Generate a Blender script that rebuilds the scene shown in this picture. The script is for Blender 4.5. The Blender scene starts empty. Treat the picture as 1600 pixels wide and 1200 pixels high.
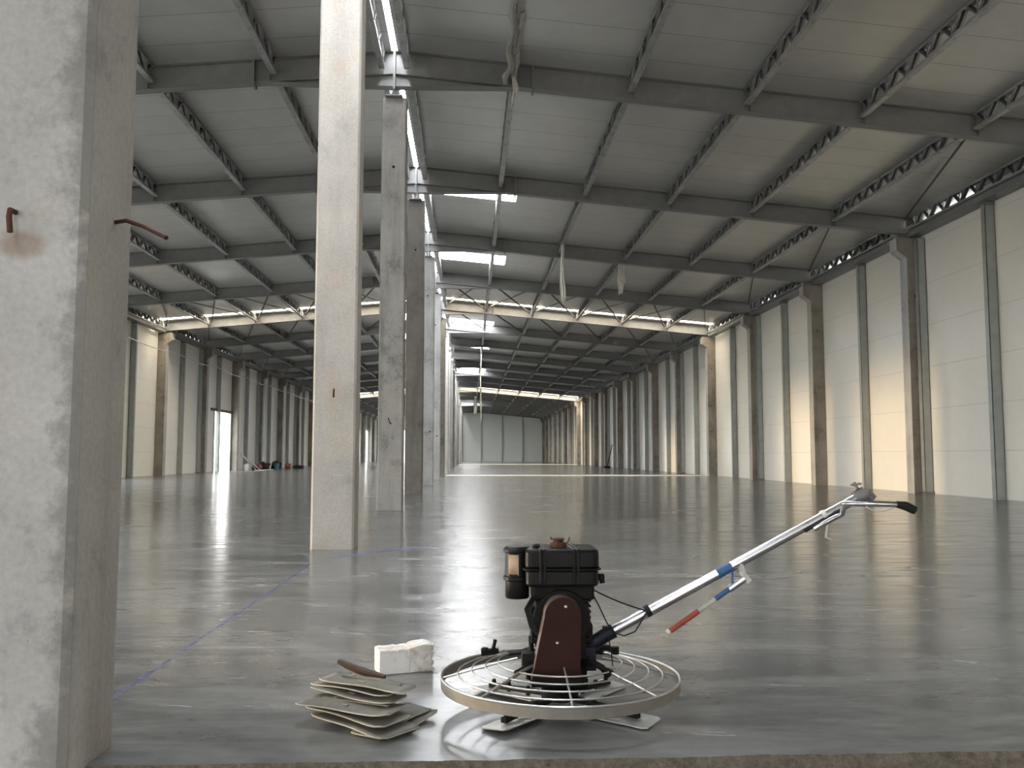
import bpy, bmesh, math, random
from mathutils import Vector, Matrix
random.seed(7)
C = bpy.context.scene.collection
SC = bpy.context.scene
PI = math.pi

# ------------------------------------------------------------------ camera
F_PX = 1380.0
PITCH, YAW, ROLL = 0.08064618942891001, 0.047344031993244766, 0.0015083300822898527
cy, sy = math.cos(YAW), math.sin(YAW); cp, sp = math.cos(PITCH), math.sin(PITCH)
vF = Vector((sy*cp, cy*cp, sp)); vR = Vector((cy, -sy, 0)); vU = vR.cross(vF)
r2 = vR*math.cos(ROLL) + vU*math.sin(ROLL); u2 = -vR*math.sin(ROLL) + vU*math.cos(ROLL)
cam_data = bpy.data.cameras.new('camera'); cam = bpy.data.objects.new('camera', cam_data); C.objects.link(cam)
cam_data.sensor_fit = 'HORIZONTAL'; cam_data.sensor_width = 36.0; cam_data.lens = F_PX/1600*36.0
cam_data.clip_start = 0.05; cam_data.clip_end = 600
M = Matrix((( r2.x, u2.x, -vF.x, 0), (r2.y, u2.y, -vF.y, 0), (r2.z, u2.z, -vF.z, 1.0), (0, 0, 0, 1)))
cam.matrix_world = M
SC.camera = cam

# ------------------------------------------------------------------ world, exposure
EXPO = 0.4
SKY = 8.5
SLOT = 56.0         # ridge strip glazing
SHEET = 26.0        # roof light sheets
JOINT = 26.0        # roof light strip at the two expansion joints
w = bpy.data.worlds.new('sky'); SC.world = w; w.use_nodes = True
nt = w.node_tree; bg = nt.nodes['Background']
tc = nt.nodes.new('ShaderNodeTexCoord'); sx = nt.nodes.new('ShaderNodeSeparateXYZ'); rmp = nt.nodes.new('ShaderNodeValToRGB')
nt.links.new(tc.outputs['Generated'], sx.inputs[0]); nt.links.new(sx.outputs['Z'], rmp.inputs[0])
rmp.color_ramp.elements[0].position = 0.0; rmp.color_ramp.elements[0].color = (1.0, 0.97, 0.92, 1)
rmp.color_ramp.elements[1].position = 0.6; rmp.color_ramp.elements[1].color = (0.80, 0.88, 1.0, 1)
nt.links.new(rmp.outputs[0], bg.inputs[0]); bg.inputs[1].default_value = SKY
sun_d = bpy.data.lights.new('low_sun', 'SUN'); sun_d.energy = 1.8; sun_d.angle = math.radians(5); sun_d.color = (1.0, .74, .42)
sun = bpy.data.objects.new('low_sun', sun_d); C.objects.link(sun); sun.location = (-80, 30, 12)
sun.rotation_euler = Vector((27.3, -1.6, -1.35)).to_track_quat('-Z', 'Y').to_euler()      # low warm sun through the added left openings
SC.view_settings.view_transform = 'Standard'; SC.view_settings.look = 'None'
SC.view_settings.gamma = 1.0; SC.view_settings.use_curve_mapping = False
SC.view_settings.exposure = EXPO
SC.cycles.max_bounces = 10; SC.cycles.diffuse_bounces = 7; SC.cycles.glossy_bounces = 5
SC.cycles.sample_clamp_indirect = 8.0
SC.cycles.use_denoising = True

# ------------------------------------------------------------------ layout constants
XC = -1.461                 # centre column line
Y0, BAY = 2.8353, 6.7304
NF = 21
def YN(n): return Y0 + n*BAY
YB = -26.0                 # the hall goes on behind the camera to an added end wall
def ztop(u): return 8.62 - 0.0895*abs(u)     # roof underside / rafter top at distance u from the ridge
U_COL, U_WALL = 13.24, 13.66
Y_END = YN(NF) + 0.45
ORD = ['zeroth','first','second','third','fourth','fifth','sixth','seventh','eighth','ninth','tenth','eleventh','twelfth',
       'thirteenth','fourteenth','fifteenth','sixteenth','seventeenth','eighteenth','nineteenth','twentieth','twenty-first','twenty-second']

# ------------------------------------------------------------------ helpers
class MB:
    def __init__(s): s.v = []; s.f = []; s.m = []
    def add(s, vs, fs, mi=0):
        o = len(s.v); s.v += [tuple(v) for v in vs]; s.f += [tuple(i+o for i in f) for f in fs]; s.m += [mi]*len(fs); return s
    def box(s, x0, x1, y0, y1, z0, z1, mi=0):
        return s.add([(x0,y0,z0),(x1,y0,z0),(x1,y1,z0),(x0,y1,z0),(x0,y0,z1),(x1,y0,z1),(x1,y1,z1),(x0,y1,z1)],
                     [(0,3,2,1),(4,5,6,7),(0,1,5,4),(1,2,6,5),(2,3,7,6),(3,0,4,7)], mi)
    def hexa(s, p, mi=0):
        return s.add(p, [(0,3,2,1),(4,5,6,7),(0,1,5,4),(1,2,6,5),(2,3,7,6),(3,0,4,7)], mi)
    def bar(s, a, b, w, h, up=(0,0,1), mi=0):
        a, b = Vector(a), Vector(b); d = (b-a).normalized(); up = Vector(up)
        if abs(d.dot(up)) > .98: up = Vector((1,0,0)) if abs(d.x) < .9 else Vector((0,1,0))
        x = d.cross(up).normalized(); z = x.cross(d)
        c = [(-1,-1),(1,-1),(1,1),(-1,1)]
        p = [a + x*(i*w/2) + z*(j*h/2) for i, j in c] + [b + x*(i*w/2) + z*(j*h/2) for i, j in c]
        return s.add(p, [(0,3,2,1),(4,5,6,7),(0,1,5,4),(1,2,6,5),(2,3,7,6),(3,0,4,7)], mi)
    def prism(s, pts, axis, a0, a1, mi=0):
        """pts 2-D outline; axis 'y' -> pts are (x,z), 'x' -> (y,z), 'z' -> (x,y)"""
        def P(p, a): return {'y': (p[0],a,p[1]), 'x': (a,p[0],p[1]), 'z': (p[0],p[1],a)}[axis]
        n = len(pts); vs = [P(p,a0) for p in pts] + [P(p,a1) for p in pts]
        fs = [tuple(range(n)), tuple(range(2*n-1, n-1, -1))] + [(i, (i+1)%n, n+(i+1)%n, n+i) for i in range(n)]
        return s.add(vs, fs, mi)
    def tube(s, pts, r, n=10, closed=False, mi=0, rr=None):
        pts = [Vector(p) for p in pts]; m = len(pts); o = len(s.v); prev = None
        for i, p in enumerate(pts):
            if closed: d = pts[(i+1)%m] - pts[i-1]
            else: d = pts[min(i+1,m-1)] - pts[max(i-1,0)]
            d.normalize()
            if prev is None:
                up = Vector((0,0,1)) if abs(d.z) < .9 else Vector((1,0,0)); x = d.cross(up).normalized()
            else: x = (prev - d*prev.dot(d)).normalized()
            prev = x; y = d.cross(x); R = rr[i] if rr else r
            for k in range(n):
                a = 2*PI*k/n; s.v.append(tuple(p + x*(math.cos(a)*R) + y*(math.sin(a)*R)))
        for i in range(m if closed else m-1):
            j = (i+1) % m
            for k in range(n):
                l = (k+1) % n; s.f.append((o+i*n+k, o+i*n+l, o+j*n+l, o+j*n+k)); s.m.append(mi)
        if not closed:
            s.f.append(tuple(o+k for k in range(n-1,-1,-1))); s.f.append(tuple(o+(m-1)*n+k for k in range(n))); s.m += [mi]*2
        return s
    def lathe(s, prof, n=24, c=(0,0,0), axis='z', mi=0):
        o = len(s.v); m = len(prof)
        for (r, h) in prof:
            for k in range(n):
                a = 2*PI*k/n; x, y = math.cos(a)*r, math.sin(a)*r
                v = {'z': (x,y,h), 'y': (x,h,y), 'x': (h,x,y)}[axis]
                s.v.append((v[0]+c[0], v[1]+c[1], v[2]+c[2]))
        for i in range(m-1):
            for k in range(n):
                l = (k+1) % n; s.f.append((o+i*n+k, o+i*n+l, o+(i+1)*n+l, o+(i+1)*n+k)); s.m.append(mi)
        s.f.append(tuple(o+k for k in range(n-1,-1,-1))); s.f.append(tuple(o+(m-1)*n+k for k in range(n))); s.m += [mi]*2
        return s
    def mesh(s, name, mats):
        me = bpy.data.meshes.new(name); me.from_pydata(s.v, [], s.f)
        if not isinstance(mats, (list, tuple)): mats = [mats]
        for m in mats: me.materials.append(m)
        for p, i in zip(me.polygons, s.m): p.material_index = i
        bm = bmesh.new(); bm.from_mesh(me); bmesh.ops.recalc_face_normals(bm, faces=bm.faces); bm.to_mesh(me); bm.free()
        me.update(); return me
    def build(s, name, mats, parent=None, smooth=False, bevel=0, sub=0, loc=None):
        me = s.mesh(name, mats)
        o = bpy.data.objects.new(name, me); C.objects.link(o)
        if parent: o.parent = parent
        if loc: o.location = loc
        if smooth: smoothen(me)
        if bevel:
            b = o.modifiers.new('bevel', 'BEVEL'); b.width = bevel; b.segments = 2; b.limit_method = 'ANGLE'; b.angle_limit = .6
        if sub:
            b = o.modifiers.new('sub', 'SUBSURF'); b.levels = sub; b.render_levels = sub
        return o
def smoothen(me, ang=0.6):
    bm = bmesh.new(); bm.from_mesh(me)
    for f in bm.faces: f.smooth = True
    for e in bm.edges:
        if len(e.link_faces) == 2 and e.calc_face_angle(0) > ang: e.smooth = False
    bm.to_mesh(me); bm.free()
def tag(o, label, cat, group=None, kind=None):
    o['label'] = label; o['category'] = cat
    if group: o['group'] = group
    if kind: o['kind'] = kind
    return o
def thing(name, label, cat, loc=(0,0,0), rz=0, group=None):
    o = bpy.data.objects.new(name, None); C.objects.link(o); o.location = loc; o.rotation_euler = (0,0,rz)
    o.empty_display_size = .2
    return tag(o, label, cat, group)
def struct(o): o['kind'] = 'structure'; return o
def copy_tree(o, parent=None):
    c = o.copy(); C.objects.link(c); c.parent = parent
    for ch in list(o.children): copy_tree(ch, c)
    return c

# ------------------------------------------------------------------ materials
def lin(r, g, b):
    f = lambda c: ((c/255+.055)/1.055)**2.4 if c/255 > .04045 else c/255/12.92
    return (f(r), f(g), f(b), 1)
class NT:
    def __init__(s, name):
        s.m = bpy.data.materials.new(name); s.m.use_nodes = True; s.t = s.m.node_tree; s.b = s.t.nodes['Principled BSDF']
        s.co = None
    def n(s, typ, **kw):
        x = s.t.nodes.new(typ)
        for k, v in kw.items(): setattr(x, k, v)
        return x
    def l(s, a, b): s.t.links.new(a, b)
    def coords(s, rand=True, which='Object'):
        tc = s.n('ShaderNodeTexCoord'); out = tc.outputs[which]
        if rand:
            oi = s.n('ShaderNodeObjectInfo'); mu = s.n('ShaderNodeMath', operation='MULTIPLY'); s.l(oi.outputs['Random'], mu.inputs[0]); mu.inputs[1].default_value = 37.0
            va = s.n('ShaderNodeVectorMath', operation='ADD'); s.l(out, va.inputs[0]); s.l(mu.outputs[0], va.inputs[1]); out = va.outputs[0]
        return out
    def noise(s, co, scale=1, detail=4, rough=.55, vec=(1,1,1), dist=0):
        mp = s.n('ShaderNodeMapping'); s.l(co, mp.inputs[0]); mp.inputs['Scale'].default_value = vec
        x = s.n('ShaderNodeTexNoise'); s.l(mp.outputs[0], x.inputs['Vector'])
        x.inputs['Scale'].default_value = scale; x.inputs['Detail'].default_value = detail; x.inputs['Roughness'].default_value = rough; x.inputs['Distortion'].default_value = dist
        return x.outputs['Fac']
    def ramp(s, fac, stops):
        x = s.n('ShaderNodeValToRGB'); s.l(fac, x.inputs[0]); e = x.color_ramp.elements
        while len(e) < len(stops): e.new(.5)
        for i, (p, c) in enumerate(stops):
            e[i].position = p; e[i].color = c if len(c) == 4 else (*c, 1)
        return x.outputs[0]
    def mix(s, fac, a, b, blend='MIX'):
        x = s.n('ShaderNodeMix', data_type='RGBA', blend_type=blend)
        for i, v in ((0, fac), (6, a), (7, b)):
            if hasattr(v, 'is_linked'): s.l(v, x.inputs[i])
            elif i == 0: x.inputs[i].default_value = v
            else: x.inputs[i].default_value = v if len(v) == 4 else (*v, 1)
        return x.outputs[2]
    def bump(s, h, strength=.3, dist=.01, prev=None):
        x = s.n('ShaderNodeBump'); s.l(h, x.inputs['Height']); x.inputs['Strength'].default_value = strength; x.inputs['Distance'].default_value = dist
        if prev is not None: s.l(prev, x.inputs['Normal'])
        return x.outputs[0]
    def set(s, color=None, rough=None, metal=None, normal=None, spec=None):
        for k, v in (('Base Color', color), ('Roughness', rough), ('Metallic', metal), ('Normal', normal), ('Specular IOR Level', spec)):
            if v is None: continue
            if hasattr(v, 'is_linked'): s.l(v, s.b.inputs[k])
            else: s.b.inputs[k].default_value = v
        return s.m
g = lambda v: (v, v, v, 1)

def concrete(name, a, b, stain, amount, rust=0.0):
    s = NT(name); co = s.coords()
    n1 = s.noise(co, 1.3, 6, .6); n2 = s.noise(co, 7, 6, .7); streak = s.noise(co, 3.0, 5, .6, (1,1,.12))
    n4 = s.noise(co, 45, 3, .6)
    col = s.mix(s.ramp(n1, [(.35, g(0)), (.65, g(1))]), a, b)
    col = s.mix(s.ramp(streak, [(.50, g(0)), (.72, g(amount))]), col, stain)
    blot = s.n('ShaderNodeMath', operation='MULTIPLY'); s.l(n1, blot.inputs[0]); s.l(n2, blot.inputs[1])
    col = s.mix(s.ramp(blot.outputs[0], [(.29, g(0)), (.40, g(amount))]), col, stain)
    if rust: col = s.mix(s.ramp(s.noise(co, 2.2, 3, .5), [(.58, g(0)), (.75, g(rust))]), col, (.42, .30, .20, 1))
    col = s.mix(.25, col, s.ramp(n4, [(.3, g(.35)), (.7, g(.75))]), 'OVERLAY')
    vo = s.n('ShaderNodeTexVoronoi'); s.l(co, vo.inputs['Vector']); vo.inputs['Scale'].default_value = 30
    pit = s.ramp(vo.outputs['Distance'], [(.035, g(0)), (.07, g(1))])
    keep = s.ramp(s.noise(co, 9, 2, .5), [(.55, g(1)), (.62, g(0))])
    pitm = s.n('ShaderNodeMath', operation='MAXIMUM'); s.l(pit, pitm.inputs[0]); s.l(keep, pitm.inputs[1])
    col = s.mix(pitm.outputs[0], (.12, .11, .10, 1), col)
    nm = s.bump(n2, .25, .01); nm = s.bump(pitm.outputs[0], .5, .004, nm)
    return s.set(col, s.ramp(n2, [(.3, g(.6)), (.7, g(.85))]), 0, nm)
CONC_PALE = concrete('pale_concrete', (.44,.44,.43), (.34,.34,.33), (.19,.19,.185), .55, .25)
def edge_stained():
    m = CONC_PALE.copy(); m.name = 'pale_concrete_with_edge_stain'; t = m.node_tree; b = t.nodes['Principled BSDF']
    src = b.inputs['Base Color'].links[0].from_socket
    tc = t.nodes.new('ShaderNodeTexCoord'); sp = t.nodes.new('ShaderNodeSeparateXYZ'); t.links.new(tc.outputs['Object'], sp.inputs[0])
    no = t.nodes.new('ShaderNodeTexNoise'); no.inputs['Scale'].default_value = 2.6; no.inputs['Detail'].default_value = 8; no.inputs['Roughness'].default_value = .72; t.links.new(tc.outputs['Object'], no.inputs['Vector'])
    ad = t.nodes.new('ShaderNodeMath'); ad.operation = 'MULTIPLY_ADD'; t.links.new(sp.outputs['X'], ad.inputs[0]); ad.inputs[1].default_value = 1.55; t.links.new(no.outputs['Fac'], ad.inputs[2])
    rp = t.nodes.new('ShaderNodeValToRGB'); t.links.new(ad.outputs[0], rp.inputs[0]); rp.color_ramp.elements[0].position = .72; rp.color_ramp.elements[1].position = .84
    rp.color_ramp.elements[0].color = (0,0,0,1); rp.color_ramp.elements[1].color = (.62,.62,.62,1)
    lt = t.nodes.new('ShaderNodeMath'); lt.operation = 'LESS_THAN'; t.links.new(sp.outputs['Y'], lt.inputs[0]); lt.inputs[1].default_value = -.17
    mu = t.nodes.new('ShaderNodeMath'); mu.operation = 'MULTIPLY'; t.links.new(rp.outputs[0], mu.inputs[0]); t.links.new(lt.outputs[0], mu.inputs[1])
    mx = t.nodes.new('ShaderNodeMix'); mx.data_type = 'RGBA'; t.links.new(mu.outputs[0], mx.inputs[0]); t.links.new(src, mx.inputs[6]); mx.inputs[7].default_value = (.15,.15,.145,1)
    ds = t.nodes.new('ShaderNodeVectorMath'); ds.operation = 'DISTANCE'; mp = t.nodes.new('ShaderNodeMapping'); mp.inputs['Scale'].default_value = (1,1,1.7)
    t.links.new(tc.outputs['Object'], mp.inputs[0]); t.links.new(mp.outputs[0], ds.inputs[0]); ds.inputs[1].default_value = (.035, -.195, 1.665*1.7)
    a2 = t.nodes.new('ShaderNodeMath'); a2.operation = 'MULTIPLY_ADD'; t.links.new(no.outputs['Fac'], a2.inputs[0]); a2.inputs[1].default_value = -.10; t.links.new(ds.outputs['Value'], a2.inputs[2])
    r2_ = t.nodes.new('ShaderNodeValToRGB'); t.links.new(a2.outputs[0], r2_.inputs[0]); r2_.color_ramp.elements[0].color = (.6,.6,.6,1); r2_.color_ramp.elements[1].color = (0,0,0,1); r2_.color_ramp.elements[0].position = 0; r2_.color_ramp.elements[1].position = .045
    m2 = t.nodes.new('ShaderNodeMix'); m2.data_type = 'RGBA'; t.links.new(r2_.outputs[0], m2.inputs[0]); t.links.new(mx.outputs[2], m2.inputs[6]); m2.inputs[7].default_value = (.23,.15,.10,1)
    t.links.new(m2.outputs[2], b.inputs['Base Color']); return m
CONC_EDGE = edge_stained()
CONC_WARM = concrete('warm_concrete', (.45,.425,.385), (.36,.345,.315), (.27,.25,.22), .5, .5)
CONC_MID = concrete('grey_concrete', (.33,.32,.295), (.25,.24,.22), (.13,.125,.115), .7)
CONC_DARK = concrete('dark_concrete', (.22,.205,.18), (.16,.15,.13), (.09,.085,.075), .7)
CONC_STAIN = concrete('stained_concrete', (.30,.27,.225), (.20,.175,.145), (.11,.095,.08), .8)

def floor_mat():
    s = NT('trowelled_floor'); co = s.coords(False)
    big = s.noise(co, .55, 5, .55, (.6, 1.6, 1), 1.2); mid = s.noise(co, 2.0, 4, .55, (.55, 1.8, 1), 1.0); fine = s.noise(co, 14, 4, .6, (.8, 1.3, 1))
    col = s.ramp(big, [(.30, (.105,.108,.108)), (.50, (.15,.153,.152)), (.72, (.21,.212,.208))])
    col = s.mix(.55, col, s.ramp(mid, [(.30, g(.28)), (.70, g(.72))]), 'OVERLAY')
    col = s.mix(.25, col, s.ramp(fine, [(.30, g(.3)), (.70, g(.7))]), 'OVERLAY')
    # trowel arcs
    ar = s.n('ShaderNodeTexWave', wave_type='RINGS', rings_direction='Z'); mp = s.n('ShaderNodeMapping'); s.l(co, mp.inputs[0]); mp.inputs['Location'].default_value = (-3.5, -9.0, 0)
    s.l(mp.outputs[0], ar.inputs['Vector']); ar.inputs['Scale'].default_value = .9; ar.inputs['Distortion'].default_value = 9; ar.inputs['Detail'].default_value = 3; ar.inputs['Detail Scale'].default_value = .6
    col = s.mix(.10, col, s.ramp(ar.outputs['Fac'], [(.2, g(.25)), (.8, g(.75))]), 'OVERLAY')
    # pale dusty scuffs
    sc = s.noise(co, 2.2, 9, .66, (1, 1.2, 1)); sm = s.noise(co, .42, 2, .5)
    mu = s.n('ShaderNodeMath', operation='MULTIPLY'); s.l(s.ramp(sc, [(.57, g(0)), (.72, g(.45))]), mu.inputs[0]); s.l(s.ramp(sm, [(.50, g(0)), (.66, g(1))]), mu.inputs[1])
    col = s.mix(mu.outputs[0], col, (.40,.40,.39,1))
    rough = s.ramp(mid, [(.25, g(.14)), (.55, g(.20)), (.8, g(.34))])
    rip = s.noise(co, 1.7, 2, .5, (.42, 1.5, 1), .9); lo = s.noise(co, .8, 2, .5, (.6, 1.3, 1), .5)
    nm = s.bump(lo, .27, .025); nm = s.bump(rip, .29, .0135, nm); nm = s.bump(fine, .04, .002, nm)
    return s.set(col, rough, 0, nm, .55)
FLOOR = floor_mat()

def edge_mat():
    s = NT('rough_slab_edge'); co = s.coords(False)
    n = s.noise(co, 25, 8, .8); n2 = s.noise(co, 90, 4, .7)
    col = s.ramp(n, [(.3, (.07,.055,.04)), (.5, (.19,.165,.13)), (.7, (.30,.275,.23))])
    return s.set(col, .9, 0, s.bump(n2, .8, .01, s.bump(n, .9, .03)))
EDGE = edge_mat()
def soil_mat():
    s = NT('compacted_soil'); co = s.coords(False); n = s.noise(co, 3, 8, .7)
    return s.set(s.ramp(n, [(.3, (.20,.18,.15)), (.7, (.34,.31,.27))]), .95, 0, s.bump(n, .6, .05))
SOIL = soil_mat()

def panel_mat(name, base, joint, axis, pitch, rough, jd=.35, rib=None, tint=None, metal=0):
    s = NT(name); co = s.coords(False); sep = s.n('ShaderNodeSeparateXYZ'); s.l(co, sep.inputs[0])
    d = s.n('ShaderNodeMath', operation='DIVIDE'); s.l(sep.outputs[axis], d.inputs[0]); d.inputs[1].default_value = pitch
    fr = s.n('ShaderNodeMath', operation='FRACT'); s.l(d.outputs[0], fr.inputs[0])
    ln = s.ramp(fr.outputs[0], [(0, g(0)), (.006/pitch, g(0)), (.02/pitch, g(1)), (1-.010/pitch, g(1))])
    n = s.noise(co, .5, 4, .6); n2 = s.noise(co, 3, 5, .6)
    col = s.mix(s.ramp(n, [(.3, g(0)), (.7, g(1))]), base, tint or base)
    col = s.mix(.12, col, s.ramp(n2, [(.3, g(.3)), (.7, g(.7))]), 'OVERLAY')
    dk = s.mix(jd, col, joint); col = s.mix(ln, dk, col)
    nm = s.bump(ln, .3, .006)
    if rib:
        wv = s.n('ShaderNodeMath', operation='DIVIDE'); s.l(sep.outputs[axis], wv.inputs[0]); wv.inputs[1].default_value = rib
        sn = s.n('ShaderNodeMath', operation='PINGPONG'); s.l(wv.outputs[0], sn.inputs[0]); sn.inputs[1].default_value = .5
        nm = s.bump(s.ramp(sn.outputs[0], [(.15, g(0)), (.3, g(1))]), .12, .004, nm)
    nm = s.bump(n2, .12, .02, nm)
    return s.set(col, rough, metal, nm)
WALLP = panel_mat('white_wall_panel', (.78,.76,.69), (.40,.38,.34), 'Z', 1.12, .30, .5, tint=(.76,.745,.68))
CEILP = panel_mat('roof_panel', (.64,.64,.61), (.14,.14,.13), 'Y', 1.03, .36, .8, rib=.17, tint=(.55,.55,.53), metal=.5)
BACKP = panel_mat('end_wall_panel', (.74,.77,.73), (.35,.36,.34), 'Z', 1.12, .4, .4)

def steel(name, col, rough, metal, var=.25):
    s = NT(name); co = s.coords(); n = s.noise(co, 4, 6, .65); n2 = s.noise(co, 30, 3, .6)
    a = (*[c*(1-var) for c in col], 1); b = (*[min(1, c*(1+var)) for c in col], 1)
    if max(col) < .03: s.b.inputs['Specular IOR Level'].default_value = .18
    return s.set(s.ramp(n, [(.3, a), (.7, b)]), s.ramp(n2, [(.3, g(max(.05, rough-.08))), (.7, g(min(1, rough+.1)))]), metal, s.bump(n2, .06, .003))
RAFT = steel('dark_grey_painted_steel', (.19,.19,.185), .42, 0, .12)
GALV = steel('galvanised_steel', (.40,.41,.40), .38, .55)
GALVD = steel('dull_galvanised_lattice', (.33,.335,.33), .42, .4)
LATD = steel('shade_toned_lattice_plate', (.05,.05,.055), .5, .1)  # dark colour stands for shade on the lattice's inner sides
POST = steel('grey_zinc_post', (.36,.38,.36), .4, .35, .12)
ROD = steel('brown_primer_steel', (.10,.085,.07), .6, .1)
BLACK = steel('black_enamel', (.006,.006,.0065), .36, 0)
BLACKM = steel('greasy_black_metal', (.009,.0085,.008), .6, .2)
GUARD = steel('dark_red_painted_guard', (.022,.006,.004), .5, 0, .4)
GUARDE = steel('worn_brown_guard_edge', (.11,.085,.075), .5, .2)
HOOP = steel('worn_steel_ring', (.42,.42,.41), .35, .8)
BANDM = steel('weathered_ring_band', (.21,.20,.18), .55, .4)
CHROME = NT('polished_tube').set((.46,.46,.48,1), .24, 1)
SOCK = steel('blue_black_socket', (.014,.017,.026), .45, .3)
RUBBER = steel('black_rubber', (.015,.015,.016), .6, 0)
REDP = steel('red_paint', (.30,.05,.025), .5, 0)
BLUEP = steel('blue_tape', (.02,.075,.19), .5, 0)
MINT = steel('chipped_grey_green_paint', (.30,.33,.28), .6, 0, .4)
WHITEP = steel('white_bracket', (.55,.55,.52), .5, .2)
RUST = steel('rusty_steel', (.075,.03,.019), .8, .2, .5)
BLADE = steel('scuffed_blade_steel', (.60,.60,.58), .35, .75)
PLATE = steel('cement_crusted_plate', (.42,.41,.36), .6, .25, .35)
PLATED = steel('dark_plate_underside', (.16,.155,.13), .7, .2, .3)
LABELM = steel('cream_orange_sticker', (.50,.36,.26), .5, 0, .35)
FLASH = steel('white_flashing', (.75,.74,.70), .4, .1, .05)
FILM = steel('frayed_white_film', (.72,.70,.62), .6, 0, .1)
CABLE = steel('black_cable', (.012,.012,.012), .5, 0)
BLUEPL = steel('blue_plastic', (.10,.22,.32), .45, 0)
SACK = steel('dark_brown_sack', (.05,.035,.03), .8, 0)
BLACKBAG = steel('black_plastic_bag', (.012,.012,.015), .4, 0)
WOODP = steel('pale_timber', (.75,.68,.56), .7, 0, .1)
REDB = steel('terracotta_plastic', (.35,.12,.08), .6, 0)
def wood_dark():
    s = NT('stained_wood'); co = s.coords(); n = s.noise(co, 20, 6, .7, (.2,1.5,1.5))
    return s.set(s.ramp(n, [(.3, (.035,.02,.012)), (.6, (.10,.055,.03)), (.8, (.30,.20,.11))]), .6, 0, s.bump(n, .4, .004))
WOOD = wood_dark()
def wrap_mat():
    s = NT('white_wrapped_block'); co = s.coords(); n = s.noise(co, 9, 6, .65); n2 = s.noise(co, 28, 5, .7, dist=1)
    col = s.mix(s.ramp(n, [(.47, g(0)), (.60, g(.8))]), (.84,.83,.81,1), s.ramp(n2, [(.3, (.42,.34,.25)), (.7, (.70,.64,.55))]))
    return s.set(col, .45, 0, s.bump(n2, .8, .008))
WRAP = wrap_mat()
def chalk_mat():
    s = NT('blue_chalk'); co = s.coords(False); n = s.noise(co, 18, 6, .7)
    m = s.set((.13,.16,.55,1), .8); a = s.ramp(n, [(.38, g(0)), (.66, g(.6))]); s.l(a, s.b.inputs['Alpha']); return m
CHALK = chalk_mat()
def emit(name, col, st):
    s = NT(name); s.b.inputs['Base Color'].default_value = (.8,.8,.8,1)
    s.b.inputs['Emission Color'].default_value = (*col, 1); s.b.inputs['Emission Strength'].default_value = st; return s.m
GL_SLOT = emit('ridge_glazing', (.93,.95,1.0), SLOT)
GL_SHEET = emit('roof_light_sheet', (.95,.97,1.0), SHEET)
GL_JOINT = emit('joint_glazing', (1.0,.88,.70), JOINT)

# ------------------------------------------------------------------ ground and slab
m = MB(); m.box(-60, 60, -30, 2.95, -.9, -.36); m.box(-60, -15.6, 2.95, 170, -.9, -.12); m.box(12.7, 60, 2.95, 170, -.9, -.12)
o = struct(m.build('ground', SOIL))
# slab with a rough broken front edge
bm_ = MB(); xs = []; x = -15.3
rnd = random.Random(3)
while x < 12.4: xs.append(x); x += .05 if -2 < x < 3 else .5
xs.append(12.4)
def fy(x): return 2.998 + (.012 if x > .905 else 0) + rnd.uniform(-.006, .006)
top = [(x, fy(x), 0) for x in xs]
mid = [(x, y-.008+rnd.uniform(-.006,.004), -.022) for x, y, _ in top]
low = [(x, y+rnd.uniform(-.025,.0), -.16) for x, y, _ in top]
bot = [(x, y+rnd.uniform(-.03,.0), -.42) for x, y, _ in top]
n = len(xs)
bm_.add(top+mid+low+bot, [(k*n+i, k*n+i+1, (k+1)*n+i+1, (k+1)*n+i) for k in range(3) for i in range(n-1)], 1)
bm_.add(top + [(x, Y_END, 0) for x in xs], [(i, i+1, n+i+1, n+i) for i in range(n-1)], 0)
struct(bm_.build('floor', [FLOOR, EDGE]))

# ------------------------------------------------------------------ walls
ZW = 7.0
def wall(side, holes=()):
    """side +1 right, -1 left"""
    m = MB(); xa = XC + side*U_WALL; xb = xa + side*.14; x0, x1 = min(xa,xb), max(xa,xb)
    y = YB; cuts = sorted(holes)
    for (a, b, h) in cuts:
        m.box(x0, x1, y, a, -.4, ZW); m.box(x0, x1, a, b, h, ZW); y = b
    m.box(x0, x1, y, Y_END, -.2, ZW)
    ze = ztop(U_WALL) + .02
    yy = YB
    for k in range(1, NF+1):                       # small gaps under the eaves just before each frame
        a, b = YN(k)-2.6, YN(k)-.15
        m.box(x0, x1, yy, a, ZW, ze+.1); m.box(x0, x1, a, b, ZW, ze-.14); yy = b
    m.box(x0, x1, yy, Y_END, ZW, ze+.1)
    return m
struct(wall(1).build('wall_right', WALLP))
DOOR = (53.0, 56.4, 3.6)
LEFT_OPENINGS = [(-22,-16.5,4.6), (-10,-4.5,4.6), (3.5,8.5,4.6), (10.0,15.5,4.6), (24.0,28.8,4.6), (31.0,35.6,4.6),
                 (88,93,4.6), (101.5,106,4.6), (115,120,4.6), (128,133,4.6)]     # mostly hidden openings, added so daylight reaches the right wall
struct(wall(-1, [DOOR] + LEFT_OPENINGS).build('wall_left', WALLP))
m = MB(); m.prism([(XC-13.8, -.2), (XC+13.8, -.2), (XC+13.8, ztop(13.8)+.1), (XC, ztop(0)+.1), (XC-13.8, ztop(13.8)+.1)], 'y', Y_END, Y_END+.14)
bk = m
def open_wall(yy0, yy1, x0, x1, h):
    m = MB(); m.box(XC-13.8, x0, yy0, yy1, -.2, h); m.box(x1, XC+13.8, yy0, yy1, -.2, h)
    m.prism([(XC-13.8, h), (XC+13.8, h), (XC+13.8, ztop(13.8)+.1), (XC, ztop(0)+.1), (XC-13.8, ztop(13.8)+.1)], 'y', yy0, yy1); return m
struct(open_wall(Y_END, Y_END+.14, -12.5, -6.5, 5.0).build('wall_back', BACKP))  # hidden opening added to let daylight into the far hall
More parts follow.
